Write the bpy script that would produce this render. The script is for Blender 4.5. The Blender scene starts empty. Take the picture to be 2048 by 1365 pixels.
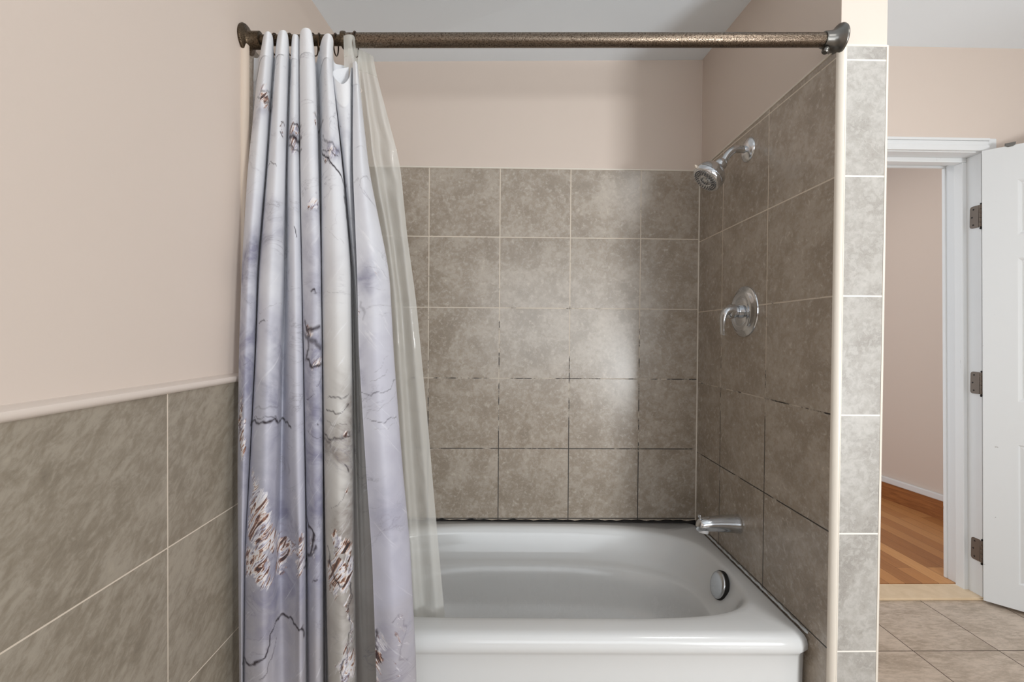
import bpy, bmesh, math, random
import numpy as np
from mathutils import Vector, Matrix
random.seed(4); rng = np.random.RandomState(7)
C = bpy.context.scene.collection
SC = bpy.context.scene
H = 1.21                      # eye height above the bathroom floor
F_PX = 919.12                 # focal length for a 2048 px wide frame
M3 = np.array([[0.999808, -0.018116, 0.007407], [-0.007182, 0.01242, 0.999897], [0.018206, 0.999759, -0.012288]])

def ray(px, py):
    return M3.T @ np.array([(px - 1024) / F_PX, -(py - 682.5) / F_PX, 1.0])
def onY(px, py, Y):
    d = ray(px, py); p = d * (Y / d[1]); return np.array([p[0], p[1], p[2] + H])
def onX(px, py, X):
    d = ray(px, py); p = d * (X / d[0]); return np.array([p[0], p[1], p[2] + H])

# ------------------------------------------------------------------ mesh helper
class MB:
    def __init__(s): s.v = []; s.f = []; s.uv = {}
    def add(s, vs, fs):
        o = len(s.v); s.v += [tuple(map(float, p)) for p in vs]
        s.f += [tuple(i + o for i in f) for f in fs]; return o
    def box(s, x0, x1, y0, y1, z0, z1):
        x0, x1 = sorted((x0, x1)); y0, y1 = sorted((y0, y1)); z0, z1 = sorted((z0, z1))
        vs = [(x, y, z) for z in (z0, z1) for y in (y0, y1) for x in (x0, x1)]
        s.add(vs, [(0, 2, 3, 1), (4, 5, 7, 6), (0, 1, 5, 4), (2, 6, 7, 3), (0, 4, 6, 2), (1, 3, 7, 5)]); return s
    def hexa(s, b, t):
        """b, t: four corners each, counter-clockwise seen from above"""
        s.add(list(b) + list(t), [(3, 2, 1, 0), (4, 5, 6, 7), (0, 1, 5, 4), (1, 2, 6, 5), (2, 3, 7, 6), (3, 0, 4, 7)]); return s
    def rings(s, rs, closed=True, cap0=False, cap1=False):
        n = len(rs[0]); o = s.add([p for r in rs for p in r], [])
        for a in range(len(rs) - 1):
            for i in range(n if closed else n - 1):
                j = (i + 1) % n
                s.f.append((o + a * n + i, o + a * n + j, o + (a + 1) * n + j, o + (a + 1) * n + i))
        if cap0: s.f.append(tuple(o + i for i in reversed(range(n))))
        if cap1: s.f.append(tuple(o + (len(rs) - 1) * n + i for i in range(n)))
        return s
    def lathe(s, prof, org, axis, n=40, caps=True):
        a = Vector(axis).normalized(); u = a.orthogonal().normalized(); w = a.cross(u); org = Vector(org)
        rs = [[tuple(org + a * t + (u * math.cos(2 * math.pi * k / n) + w * math.sin(2 * math.pi * k / n)) * r) for k in range(n)] for r, t in prof]
        return s.rings(rs, True, caps, caps)
    def tube(s, path, rad, n=20, flat=None):
        P = [Vector(p) for p in path]; rad = rad if hasattr(rad, '__len__') else [rad] * len(P)
        t0 = (P[1] - P[0]).normalized(); u = t0.orthogonal().normalized(); rs = []
        for i, p in enumerate(P):
            t = (P[min(i + 1, len(P) - 1)] - P[max(i - 1, 0)]).normalized()
            u = (u - t * u.dot(t)).normalized(); w = t.cross(u)
            ru = rw = rad[i]
            rs.append([tuple(p + u * (ru * math.cos(2 * math.pi * k / n)) + w * (rw * math.sin(2 * math.pi * k / n))) for k in range(n)])
        return s.rings(rs, True, True, True)
    def torus(s, c, axis, R, r, n=40, m=10, stretch=1.0):
        a = Vector(axis).normalized(); up = Vector((0, 0, 1)); u = (up - a * up.dot(a)).normalized(); w = a.cross(u); c = Vector(c)
        rs = []
        for i in range(n):
            th = 2 * math.pi * i / n; d = u * (math.cos(th) * stretch) + w * math.sin(th); dn = d.normalized()
            rs.append([tuple(c + d * R + dn * (r * math.cos(2 * math.pi * k / m)) + a * (r * math.sin(2 * math.pi * k / m))) for k in range(m)])
        rs.append(rs[0]); return s.rings(rs, True)
    def build(s, name, m, parent=None, smooth=False, bevel=0, seg=2, uvf=None, auto=None):
        me = bpy.data.meshes.new(name)
        off = Vector(parent.location) if parent is not None else Vector((0, 0, 0))
        if parent is not None and parent.parent is not None: off = off + Vector(parent.parent.location)
        me.from_pydata([tuple(Vector(p) - off) for p in s.v], [], s.f)
        bm = bmesh.new(); bm.from_mesh(me); bmesh.ops.recalc_face_normals(bm, faces=bm.faces); bm.to_mesh(me); bm.free()
        if uvf:
            l = me.uv_layers.new(name='UVMap'); co = np.array(s.v)
            for lp in me.loops: l.data[lp.index].uv = uvf(co[lp.vertex_index])
        if m: me.materials.append(m)
        o = bpy.data.objects.new(name, me); C.objects.link(o)
        if parent is not None: o.parent = parent
        if smooth:
            for p in me.polygons: p.use_smooth = True
            if auto:
                md = o.modifiers.new('e', 'EDGE_SPLIT'); md.split_angle = math.radians(auto)
        if bevel:
            md = o.modifiers.new('b', 'BEVEL'); md.width = bevel; md.segments = seg; md.limit_method = 'ANGLE'
        return o

def tag(o, label=None, cat=None, group=None, kind=None):
    if label: o['label'] = label
    if cat: o['category'] = cat
    if group: o['group'] = group
    if kind: o['kind'] = kind
    return o
def empty(name, loc):
    o = bpy.data.objects.new(name, None); o.location = loc; o.empty_display_size = .05; C.objects.link(o); return o
def struct(o): o['kind'] = 'structure'; return o

# ------------------------------------------------------------------ materials
def srgb(r, g, b):
    f = lambda c: (c / 255 / 12.92) if c / 255 <= .04045 else ((c / 255 + .055) / 1.055) ** 2.4
    return (f(r), f(g), f(b), 1)
class NT:
    def __init__(s, name):
        s.m = bpy.data.materials.new(name); s.m.use_nodes = True; s.t = s.m.node_tree
        s.t.nodes.clear(); s.out = s.n('ShaderNodeOutputMaterial')
    def n(s, typ, **kw):
        nd = s.t.nodes.new(typ)
        for k, v in kw.items(): setattr(nd, k, v)
        return nd
    def l(s, a, b): s.t.links.new(a, b)
    def setin(s, nd, key, val):
        i = nd.inputs[key]
        if hasattr(val, 'is_output') or isinstance(val, bpy.types.NodeSocket): s.l(val, i)
        else: i.default_value = val
    def math(s, op, a, b=0.0, c=None, clamp=False):
        nd = s.n('ShaderNodeMath', operation=op, use_clamp=clamp); s.setin(nd, 0, a); s.setin(nd, 1, b)
        if c is not None: s.setin(nd, 2, c)
        return nd.outputs[0]
    def mix(s, fac, a, b):
        nd = s.n('ShaderNodeMix', data_type='RGBA'); s.setin(nd, 'Factor', fac)
        s.setin(nd, nd.inputs[6].identifier if False else 6, a); s.setin(nd, 7, b); return nd.outputs[2]
    def noise(s, vec, scale, detail=4, rough=.55, dist=0.0, dim='3D', w=None):
        nd = s.n('ShaderNodeTexNoise', noise_dimensions=dim)
        if vec is not None: s.l(vec, nd.inputs['Vector'])
        nd.inputs['Scale'].default_value = scale; nd.inputs['Detail'].default_value = detail
        nd.inputs['Roughness'].default_value = rough; nd.inputs['Distortion'].default_value = dist
        if w is not None: s.setin(nd, 'W', w)
        return nd.outputs['Fac']
    def ramp(s, fac, stops, interp='LINEAR'):
        nd = s.n('ShaderNodeValToRGB'); cr = nd.color_ramp; cr.interpolation = interp
        while len(cr.elements) < len(stops): cr.elements.new(.5)
        for e, (p, c) in zip(cr.elements, stops):
            e.position = p; e.color = c if hasattr(c, '__len__') else (c, c, c, 1)
        s.l(fac, nd.inputs[0]); return nd.outputs[0]
    def mapping(s, vec, scale=(1, 1, 1), rot=(0, 0, 0), loc=(0, 0, 0)):
        nd = s.n('ShaderNodeMapping'); s.l(vec, nd.inputs[0])
        nd.inputs['Scale'].default_value = scale; nd.inputs['Rotation'].default_value = rot; nd.inputs['Location'].default_value = loc
        return nd.outputs[0]
    def streak(s, vec, ang, along, across):
        return s.mapping(s.mapping(vec, rot=(0, 0, -ang)), (along, across, 1))
    def bump(s, h, strength=.2, dist=.002, normal=None):
        nd = s.n('ShaderNodeBump'); nd.inputs['Strength'].default_value = strength; nd.inputs['Distance'].default_value = dist
        s.l(h, nd.inputs['Height'])
        if normal is not None: s.l(normal, nd.inputs['Normal'])
        return nd.outputs[0]
    def bsdf(s, color, rough=.5, metal=0.0, normal=None, **kw):
        nd = s.n('ShaderNodeBsdfPrincipled'); s.setin(nd, 'Base Color', color); s.setin(nd, 'Roughness', rough); s.setin(nd, 'Metallic', metal)
        if normal is not None: s.l(normal, nd.inputs['Normal'])
        for k, v in kw.items(): s.setin(nd, k.replace('_', ' '), v)
        return nd.outputs[0]
    def done(s, sh): s.l(sh, s.out.inputs[0]); return s.m
    def pos(s): return s.n('ShaderNodeNewGeometry').outputs['Position']
    def uv(s): return s.n('ShaderNodeTexCoord').outputs['UV']

def paint(name, col, rough=.55, bump=.06):
    t = NT(name); p = t.pos()
    n1 = t.noise(p, 3, 3); n2 = t.noise(p, 180, 3)
    c = t.mix(t.math('MULTIPLY', n1, .12), col, tuple(x * .86 for x in col[:3]) + (1,))
    return t.done(t.bsdf(c, rough, 0, t.bump(n2, bump, .002), Specular_IOR_Level=.35))

def tile_mat(name, s, mould=0.0, light=(172, 161, 148), dark=(152, 139, 124), grout=(214, 202, 186), rough=.34, spec=.5, g=.0020, dir_stretch=(1, 1, 1), vein=1.0):
    t = NT(name); uv = t.uv(); p = t.pos()
    b = t.n('ShaderNodeTexBrick', offset=0.0, offset_frequency=2, squash=1.0)
    t.l(uv, b.inputs['Vector'])
    b.inputs['Color1'].default_value = (0, 0, 0, 1); b.inputs['Color2'].default_value = (1, 1, 1, 1); b.inputs['Mortar'].default_value = (.5, .5, .5, 1)
    b.inputs['Scale'].default_value = 1; b.inputs['Mortar Size'].default_value = g; b.inputs['Mortar Smooth'].default_value = .15
    b.inputs['Bias'].default_value = 0; b.inputs['Brick Width'].default_value = s; b.inputs['Row Height'].default_value = s
    tint = t.n('ShaderNodeSeparateColor'); t.l(b.outputs['Color'], tint.inputs[0])
    w = t.math('MULTIPLY', tint.outputs[0], 23.0)
    pm = t.mapping(uv, dir_stretch, (0, 0, .6)) if dir_stretch[0] != 1.01 else t.streak(uv, .75, dir_stretch[1], 1.2)
    n1 = t.noise(pm, 9, 5, .62, .8, '4D', w)
    n2 = t.noise(pm, 55, 6, .72, .6, '4D', w)
    n3 = t.noise(pm, 160, 3, .6, 0, '4D', w)
    f = t.math('ADD', t.math('MULTIPLY', n1, .42), t.math('ADD', t.math('MULTIPLY', n2, .55), t.math('MULTIPLY', n3, .10)))
    dk2 = tuple(int(x * .86) for x in dark)
    col = t.ramp(f, [(.36, srgb(*dk2)), (.48, srgb(*dark)), (.58, srgb(*light)), (.72, srgb(*[min(255, int(x * 1.07)) for x in light]))])
    ridg = t.math('ABSOLUTE', t.math('SUBTRACT', n2, .5))
    vm = t.math('MULTIPLY', t.ramp(ridg, [(0, .55), (.018, 0)]), t.math('MULTIPLY', t.ramp(n1, [(.42, 1), (.56, 0)]), vein))
    col = t.mix(vm, col, srgb(*[int(x * .72) for x in dark]))
    tv = t.math('MULTIPLY', t.math('SUBTRACT', tint.outputs[0], .5), .18)
    col = t.mix(t.math('ABSOLUTE', tv), col, srgb(*dark))
    gcol = srgb(*grout)
    if mould:
        sep = t.n('ShaderNodeSeparateXYZ'); t.l(p, sep.inputs[0])
        zz = t.math('SUBTRACT', H + .22, sep.outputs[2])           # rises from the third row of joints down to the tub
        zf = t.math('MULTIPLY', zz, 1.15, clamp=True)
        gn = t.noise(p, 16, 4, .7)
        gf = t.math('MULTIPLY', t.math('SUBTRACT', t.math('ADD', gn, t.math('MULTIPLY', zf, .34)), .62), 9.0, clamp=True)
        gmid = t.math('MULTIPLY', zf, .55, clamp=True)
        gc = t.mix(gmid, gcol, srgb(120, 108, 94))
        gc = t.mix(t.math('MULTIPLY', gf, mould), gc, srgb(38, 30, 24))
    else:
        gc = gcol
    fac = b.outputs['Fac']
    out = t.mix(fac, col, gc)
    hgt = t.math('ADD', t.math('MULTIPLY', fac, -1.0), t.math('MULTIPLY', n2, .10))
    r = t.math('ADD', t.math('MULTIPLY', fac, .4), t.math('ADD', rough - .05, t.math('MULTIPLY', n2, .12)))
    return t.done(t.bsdf(out, r, 0, t.bump(hgt, .35, .0015), Specular_IOR_Level=spec))

def plain(name, col, rough=.4, metal=0.0, **kw):
    t = NT(name); n = t.noise(t.pos(), 40, 4)
    c = t.mix(t.math('MULTIPLY', n, .15), col, tuple(x * .85 for x in col[:3]) + (1,))
    return t.done(t.bsdf(c, rough, metal, **kw))

M = {}
M['peach'] = paint('peach_paint', srgb(215, 201, 190))
M['ceiling'] = paint('ceiling_paint', srgb(240, 248, 255), .8)
S = .308
M['tile'] = tile_mat('alcove_tile', S, 1.0, g=.0021, rough=.25, spec=.85)
M['tile_left'] = tile_mat('wainscot_tile', S, 0.0, light=(160, 151, 137), dark=(140, 130, 115), g=.0015, dir_stretch=(1.01, .55, 1), vein=.3)
M['tile_end'] = tile_mat('wall_end_tile', S, 0.0, light=(177, 174, 169), dark=(162, 158, 152), grout=(232, 228, 220), g=.0022, rough=.3)
M['tile_floor'] = tile_mat('floor_tile', .336, 0.0, light=(193, 178, 163), dark=(169, 154, 138), grout=(74, 60, 50), g=.0019, rough=.36, dir_stretch=(.5, 1.5, 1), vein=.4)
M['bullnose'] = plain('cream_bullnose', srgb(226, 218, 206), .25)
M['edge_left'] = plain('shaded_bullnose', srgb(206, 190, 174), .3)  # cream bullnose darkened, the curtain's shade is put into its colour
M['rail'] = plain('pale_rail', srgb(222, 210, 200), .35)
def white_wood():
    t = NT('worn_white_paint'); p = t.pos()
    n = t.noise(t.mapping(p, (1, 1, .12)), 60, 6, .7); m = t.ramp(n, [(.66, 0), (.71, 1)])
    n2 = t.noise(p, 8, 3); m2 = t.math('MULTIPLY', m, t.ramp(n2, [(.5, 0), (.62, .75)]))
    c = t.mix(t.math('MULTIPLY', n2, .12), srgb(226, 228, 229), srgb(205, 207, 208))
    c = t.mix(m2, c, srgb(128, 122, 116))
    return t.done(t.bsdf(c, .45, 0, t.bump(t.noise(t.mapping(p, (1, 1, .05)), 120, 4), .12, .001)))
M['white_wood'] = white_wood()
def door_paint():
    t = NT('door_paint'); p = t.pos()
    g = t.noise(t.mapping(p, (1, 1, .02)), 260, 4, .6)
    c = t.mix(t.math('MULTIPLY', t.noise(p, 2.5, 2), .1), srgb(217, 219, 220), srgb(205, 207, 208))
    d = t.ramp(t.noise(p, 38, 2), [(.76, 0), (.78, .7)])
    c = t.mix(d, c, srgb(160, 158, 155))
    return t.done(t.bsdf(c, .42, 0, t.bump(g, .10, .001)))
M['door'] = door_paint()
def chrome(name, base=.70, rough=.08):
    t = NT(name); n = t.noise(t.pos(), 90, 3)
    return t.done(t.bsdf((base * .97, base, base * 1.04, 1), t.math('ADD', rough, t.math('MULTIPLY', n, .08)), 1.0))
M['chrome'] = chrome('chrome')
M['chrome_dull'] = chrome('dull_chrome', .62, .22)
M['nickel'] = chrome('warm_nickel', .8, .16)
M['rubber'] = plain('grey_nozzles', srgb(88, 88, 88), .5)
M['black'] = plain('black_caulk', (.012, .010, .009, 1), .8)
M['caulk'] = plain('white_caulk', srgb(206, 210, 212), .5)
M['cream_plastic'] = plain('cream_plastic', srgb(214, 200, 184), .4)
M['white_plastic'] = plain('white_plastic', srgb(236, 236, 236), .3)
def porcelain():
    t = NT('white_enamel'); p = t.pos()
    sep = t.n('ShaderNodeSeparateXYZ'); t.l(p, sep.inputs[0])
    n = t.noise(t.mapping(p, (1, 1, .35)), 26, 6, .75)
    scum = t.math('MULTIPLY', t.ramp(n, [(.48, 0), (.66, 1)]), t.math('MULTIPLY', t.math('SUBTRACT', .30, sep.outputs[2]), 4, clamp=True))
    c = t.mix(t.math('MULTIPLY', scum, .35), srgb(216, 217, 217), srgb(190, 191, 192))
    r = t.math('ADD', .17, t.math('MULTIPLY', scum, .35))
    return t.done(t.bsdf(c, r, 0, Specular_IOR_Level=.5, Coat_Weight=.15, Coat_Roughness=.15))
M['tub'] = porcelain()
def bronze(name, c1, c2, lo, hi, rough):
    t = NT(name); p = t.pos()
    n = t.noise(t.mapping(p, (.6, 1, 1)), 480, 3, .65); n2 = t.noise(p, 60, 3)
    f = t.ramp(n, [(lo, 1), (hi, 0)])
    c = t.mix(f, t.mix(t.math('MULTIPLY', n2, .5), c1, tuple(x * .7 for x in c1[:3]) + (1,)), c2)
    r = t.math('ADD', rough, t.math('MULTIPLY', f, .3))
    return t.done(t.bsdf(c, r, .9, t.bump(n, .5, .0012)))
M['bronze'] = bronze('hammered_bronze', srgb(130, 116, 102), srgb(48, 33, 21), .34, .54, .19)
M['bronze_dark'] = bronze('dark_bronze', srgb(96, 82, 66), srgb(36, 26, 18), .35, .5, .32)
M['ring'] = plain('bronze_wire', srgb(74, 56, 40), .35, .85)
M['gunmetal'] = plain('gunmetal', srgb(118, 116, 112), .3, .95)
M['hinge'] = plain('hinge_bronze', srgb(112, 100, 90), .42, .5)
M['screw'] = plain('screw_dark', srgb(34, 28, 24), .5, .4)
def wood_floor():
    t = NT('oak_floor'); uv = t.uv()
    b = t.n('ShaderNodeTexBrick', offset=.37, offset_frequency=2); t.l(uv, b.inputs['Vector'])
    b.inputs['Color1'].default_value = (0, 0, 0, 1); b.inputs['Color2'].default_value = (1, 1, 1, 1); b.inputs['Mortar'].default_value = (.5, .5, .5, 1)
    b.inputs['Scale'].default_value = 1; b.inputs['Mortar Size'].default_value = .0009; b.inputs['Brick Width'].default_value = 1.05; b.inputs['Row Height'].default_value = .083
    sp = t.n('ShaderNodeSeparateColor'); t.l(b.outputs['Color'], sp.inputs[0])
    w = t.math('MULTIPLY', sp.outputs[0], 31)
    g = t.noise(t.mapping(uv, (2.2, 34, 1)), 2.2, 6, .65, 1.2, '4D', w)
    f = t.math('ADD', t.math('MULTIPLY', sp.outputs[0], .55), t.math('MULTIPLY', g, .5))
    c = t.ramp(f, [(.15, srgb(146, 94, 52)), (.5, srgb(178, 122, 72)), (.9, srgb(205, 152, 98))])
    c = t.mix(b.outputs['Fac'], c, srgb(92, 56, 30))
    return t.done(t.bsdf(c, .42))
M['oak'] = wood_floor()
def wood_board():
    t = NT('oak_board'); p = t.pos()
    g = t.noise(t.mapping(p, (3, 2, 30)), 3, 6, .6, 1.0)
    return t.done(t.bsdf(t.ramp(g, [(.3, srgb(128, 78, 40)), (.7, srgb(172, 112, 62))]), .4))
M['oak_board'] = wood_board()
def marble():
    t = NT('threshold_stone'); n = t.noise(t.pos(), 14, 5, .6, .8)
    return t.done(t.bsdf(t.ramp(n, [(.3, srgb(206, 182, 150)), (.7, srgb(222, 200, 170))]), .35))
M['stone'] = marble()

# ------------------------------------------------------------------ the room
XL, XR, YB = -.65, .855, 2.0085
PX = .008                                   # tile thickness in front of the painted plaster
YC = 1.169                                  # face of the wall end
YD = 2.077                                  # wall with the doorway
ZC = H + 1.33                               # main ceiling
XE = .987                                   # outer side of the wall end

# floor of the bathroom
fl = MB().box(XL - .1, 3.1, -2.4, YD + .075, -.06, 0)
struct(fl.build('floor', M['tile_floor'], uvf=lambda c: (c[0] - 1.593 + 3.36, c[1] - 1.734 + 6.72)))
fh = MB().box(1.0, 3.4, YD + .12, 4.2, -.06, .012)
struct(fh.build('floor_hall', M['oak'], uvf=lambda c: (c[1] + 5, c[0] + 5)))
# main ceiling and the lower ceiling over the tub (slightly out of level)
struct(MB().box(XL - .1, 3.1, -2.4, YC + .01, ZC, ZC + .1).box(XE, 3.1, YC + .01, YD + .01, ZC, ZC + .1).build('ceiling', M['ceiling']))
a = [(XL - .01, YC, H + 1.085), (XR + .02, YC, H + 1.155), (XR + .02, YB + .02, H + 1.217), (XL - .01, YB + .02, H + 1.181)]
b = [(x, y, ZC + .08) for x, y, z in a]
struct(MB().hexa(a, b).build('ceiling_alcove', M['ceiling']))

# left wall: paint, wainscot, chair rail, alcove tile, bullnose edge
wl = struct(MB().box(XL - .12, XL - PX, -2.4, YB + .12, 0, ZC).build('wall_left', M['peach']))
YW = 1.150
wl_t = MB().box(XL - PX, XL, -2.3, YW, 0, H - .112)
wl_t.build('tile_wainscot', M['tile_left'], wl, uvf=lambda c: (c[1] - .9004 + 10 * S, c[2] - (H - .4184) + 10 * S))
# chair rail with a rounded nose
prof = [(-PX, -.118), (.004, -.118), (.010, -.114), (.0125, -.108), (.011, -.103), (.006, -.1005), (-.001, -.099), (-PX, -.097)]
MB().rings([[(XL + dx, y, H + z) for dx, z in prof] for y in (-2.3, YW)], True, True, True).build('chair_rail', M['rail'], wl, smooth=True, auto=40)
MB().box(XL - PX, XL, YW + .03, YB, .30, H + .735).build('tile_surround', M['tile'], wl, uvf=lambda c: (c[1] - YB + .15 + 10 * S, c[2] - (H + .7359) + 10 * S))
def quarter_round(cx, cy, sx, sy, r, z0, z1, n=10):
    """quarter-round tile edge whose nose points towards (sx, sy)"""
    base = [(cx, cy)] + [(cx + sx * r * math.cos(k * math.pi / 2 / n), cy + sy * r * math.sin(k * math.pi / 2 / n)) for k in range(n + 1)]
    return MB().rings([[(x, y, z) for x, y in base] for z in (z0, z1)], True, True, True)
quarter_round(XL - PX, YW + .026, 1, -1, .014, 0, H + .735).build('bullnose_edge', M['edge_left'], wl, smooth=True, auto=40)

# back wall: paint, tile, top edge
wb = struct(MB().box(XL - .12, XE, YB + PX, YB + .12, 0, ZC).build('wall_back', M['peach']))
MB().box(XL, XR, YB, YB + PX, .30, H + .7245).build('tile_surround', M['tile'], wb, uvf=lambda c: (c[0] + .3274 + 10 * S, c[2] - (H + .7359) + 10 * S))
MB().box(XL, XR, YB - .003, YB + PX, H + .7245, H + .7315).build('tile_edging', M['bullnose'], wb, bevel=.002)
MB().box(XR - .004, XR, YB - .004, YB, .40, H + .735).build('corner_grout', M['bullnose'], wb)
MB().box(XR + PX - .003, XR + PX, YB + PX - .003, YB + PX, H + .74, H + 1.21).build('corner_joint', M['rail'], wb)

# right wall between tub and doorway: paint, tile, tiled end with rounded edges
wr = struct(MB().box(XR + PX, XE - .004, YC + PX, YD + .02, 0, ZC).build('wall_right', M['peach']))
sl = MB().hexa([(XR, YC + .014, 0), (XR + PX, YC + .014, 0), (XR + PX, YB, 0), (XR, YB, 0)],
               [(XR, YC + .014, H + .744), (XR + PX, YC + .014, H + .744), (XR + PX, YB, H + .727), (XR, YB, H + .727)])
sl.build('tile_surround', M['tile'], wr, uvf=lambda c: (c[1] - 1.7901 + 10 * S, c[2] - (H + .724) + 10 * S))
sl = MB().hexa([(XR - .003, YC + .014, H + .744), (XR + PX, YC + .014, H + .744), (XR + PX, YB, H + .727), (XR - .003, YB, H + .727)],
               [(XR - .003, YC + .014, H + .750), (XR + PX, YC + .014, H + .750), (XR + PX, YB, H + .733), (XR - .003, YB, H + .733)])
sl.build('tile_edging', M['bullnose'], wr, bevel=.002)
MB().box(XR + .016, XE - .012, YC, YC + PX, 0, H + .416).build('tile_end', M['tile_end'], wr, uvf=lambda c: (c[0] - .8 + 10 * S, c[2] - (H + .108) + 10 * S))
MB().box(XR + .016, XE - .012, YC, YC + PX, H + .416, H + .748).build('tile_end', M['tile_end'], wr, uvf=lambda c: (c[0] - .8 + 10 * S, (c[2] - (H + .416)) * (S / .296) + 14 * S))
quarter_round(XR + .016, YC + .016, -1, -1, .016, 0, H + .752).build('bullnose_edge', M['bullnose'], wr, smooth=True, auto=40)
quarter_round(XE - .011, YC + .012, 1, -1, .012, 0, H + .752).build('bullnose_edge', M['bullnose'], wr, smooth=True, auto=40)
MB().box(XR + .014, XE - .010, YC - .001, YC + .012, H + .746, H + .753).build('tile_edging', M['bullnose'], wr, bevel=.002)
MB().box(XR + .0155, XR + .018, YC - .0004, YC + .001, 0, H + .746).build('grout_joint', M['bullnose'], wr)
MB().box(XE - .004, XE, YC + .012, YD, 0, H + .752).build('tile_return', M['bullnose'], wr)

# wall with the doorway; the frame has sagged out of plumb
def LEAN(z): return .050 * (H + .9 - z) / 2.1        # jambs drift to the right towards the floor
JX, OX = 2.176, 1.40
ZJ = H + .852
wd = MB()
wd.box(XE - .02, OX, YD, YD + .12, 0, ZC)
wd.hexa([(JX + .02 + LEAN(0), YD, 0), (3.2, YD, 0), (3.2, YD + .12, 0), (JX + .02 + LEAN(0), YD + .12, 0)],
        [(JX + .02, YD, ZJ + .02), (3.2, YD, ZJ + .02), (3.2, YD + .12, ZJ + .02), (JX + .02, YD + .12, ZJ + .02)])
wd.box(OX, 3.2, YD, YD + .12, ZJ + .02, ZC)
struct(wd.build('wall_far', M['peach']))

fr = struct(empty('trim_1', (JX, YD, 0)))
tag(fr, 'worn white painted frame around the open doorway', 'door frame')
def post(x0, x1, y0, y1, z0, z1):
    m = MB(); L0, L1 = LEAN(z0), LEAN(z1)
    return m.hexa([(x0 + L0, y0, z0), (x1 + L0, y0, z0), (x1 + L0, y1, z0), (x0 + L0, y1, z0)],
                  [(x0 + L1, y0, z1), (x1 + L1, y0, z1), (x1 + L1, y1, z1), (x0 + L1, y1, z1)])
W = M['white_wood']
YJ = YD + .165
post(JX, JX + .02, YD - .004, YJ, 0, ZJ).build('jamb', W, fr, bevel=.002)
MB().box(OX, JX + .02, YD - .004, YJ, ZJ, ZJ + .02).build('head_jamb', W, fr, bevel=.002)
post(JX - .020, JX + .001, YD + .062, YD + .105, .0, ZJ - .020).build('door_stop', W, fr, bevel=.003)
MB().box(OX, JX + .001, YD + .062, YD + .105, ZJ - .020, ZJ + .001).build('door_stop', W, fr, bevel=.003)
post(JX + .004, JX + .030, YD - .018, YD, .0, ZJ + .0035).build('casing', W, fr, bevel=.003)
c2 = post(JX + .030, JX + .064, YD - .012, YD, .0, ZJ + .062); c2.build('casing', W, fr, bevel=.003)
hc = MB().box(OX - .06, JX + .029, YD - .018, YD, ZJ + .004, ZJ + .030).box(OX - .06, JX + .029, YD - .012, YD, ZJ + .0305, ZJ + .050).box(OX - .06, JX + .029, YD - .017, YD, ZJ + .0505, ZJ + .062)
hc.build('head_casing', W, fr, bevel=.002)
post(JX - .006, JX + .06, YJ - .002, YJ + .0155, .012, ZJ - .009).build('hall_casing', W, fr, bevel=.003)
MB().box(OX - .05, JX + .06, YJ - .002, YJ + .016, ZJ - .008, ZJ + .055).build('hall_casing', W, fr, bevel=.003)
struct(MB().box(OX, JX + .02 + LEAN(0), YD - .010, YD + .112, 0, .013).build('threshold', M['stone'], bevel=.003))

# hinges: leaf on the jamb, knuckle, pin, screws
DA = math.radians(-46)                                # door swing
DD = Vector((math.cos(DA), math.sin(DA), 0))
for zc, xx in ((H + .565, 0), (H - .205, 0), (H - .985, 0)):
    x = JX + LEAN(zc)
    hg = empty('hinge', (x, YD, zc))
    hg.parent = fr; hg.location = (x - JX, 0, zc)
    def hb(m, nm, mat, **k):
        o = m.build(nm, mat, None, **k)
        for v in o.data.vertices: v.co -= Vector((x, YD, zc))
        o.parent = hg; return o
    y0, y1, hh = YD + .006, YD + .046, .051
    pts = [(y0, -hh), (y1 - .010, -hh), (y1 - .003, -hh + .003), (y1, -hh + .010), (y1, hh - .010), (y1 - .003, hh - .003), (y1 - .010, hh), (y0, hh)]
    lf = MB().rings([[(xx_, p[0], zc + p[1]) for p in pts] for xx_ in (x - .0025, x + .001)], True, True, True)
    hb(lf, 'hinge_leaf', M['hinge'])
    kn = MB()
    for k in range(5):
        kn.lathe([(.0058, 0), (.0062, .001), (.0062, .018), (.0058, .019)], (x - .002, YD - .004, zc - .05 + k * .0202), (0, 0, 1), 16)
    hb(kn, 'knuckle', M['hinge'], smooth=True, auto=40)
    hb(MB().lathe([(.003, -.062), (.0045, -.058), (.0035, -.052), (.0035, .052), (.0046, .054), (.003, .058)], (x - .002, YD - .004, zc), (0, 0, 1), 14), 'pin', M['screw'], smooth=True)
    for yy, zz in ((YD + .030, .036), (YD + .036, 0), (YD + .030, -.036)):
        hb(MB().lathe([(.0042, 0), (.003, .0012)], (x - .0024, yy, zc + zz), (-1, 0, 0), 12), 'screw', M['screw'])

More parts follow.
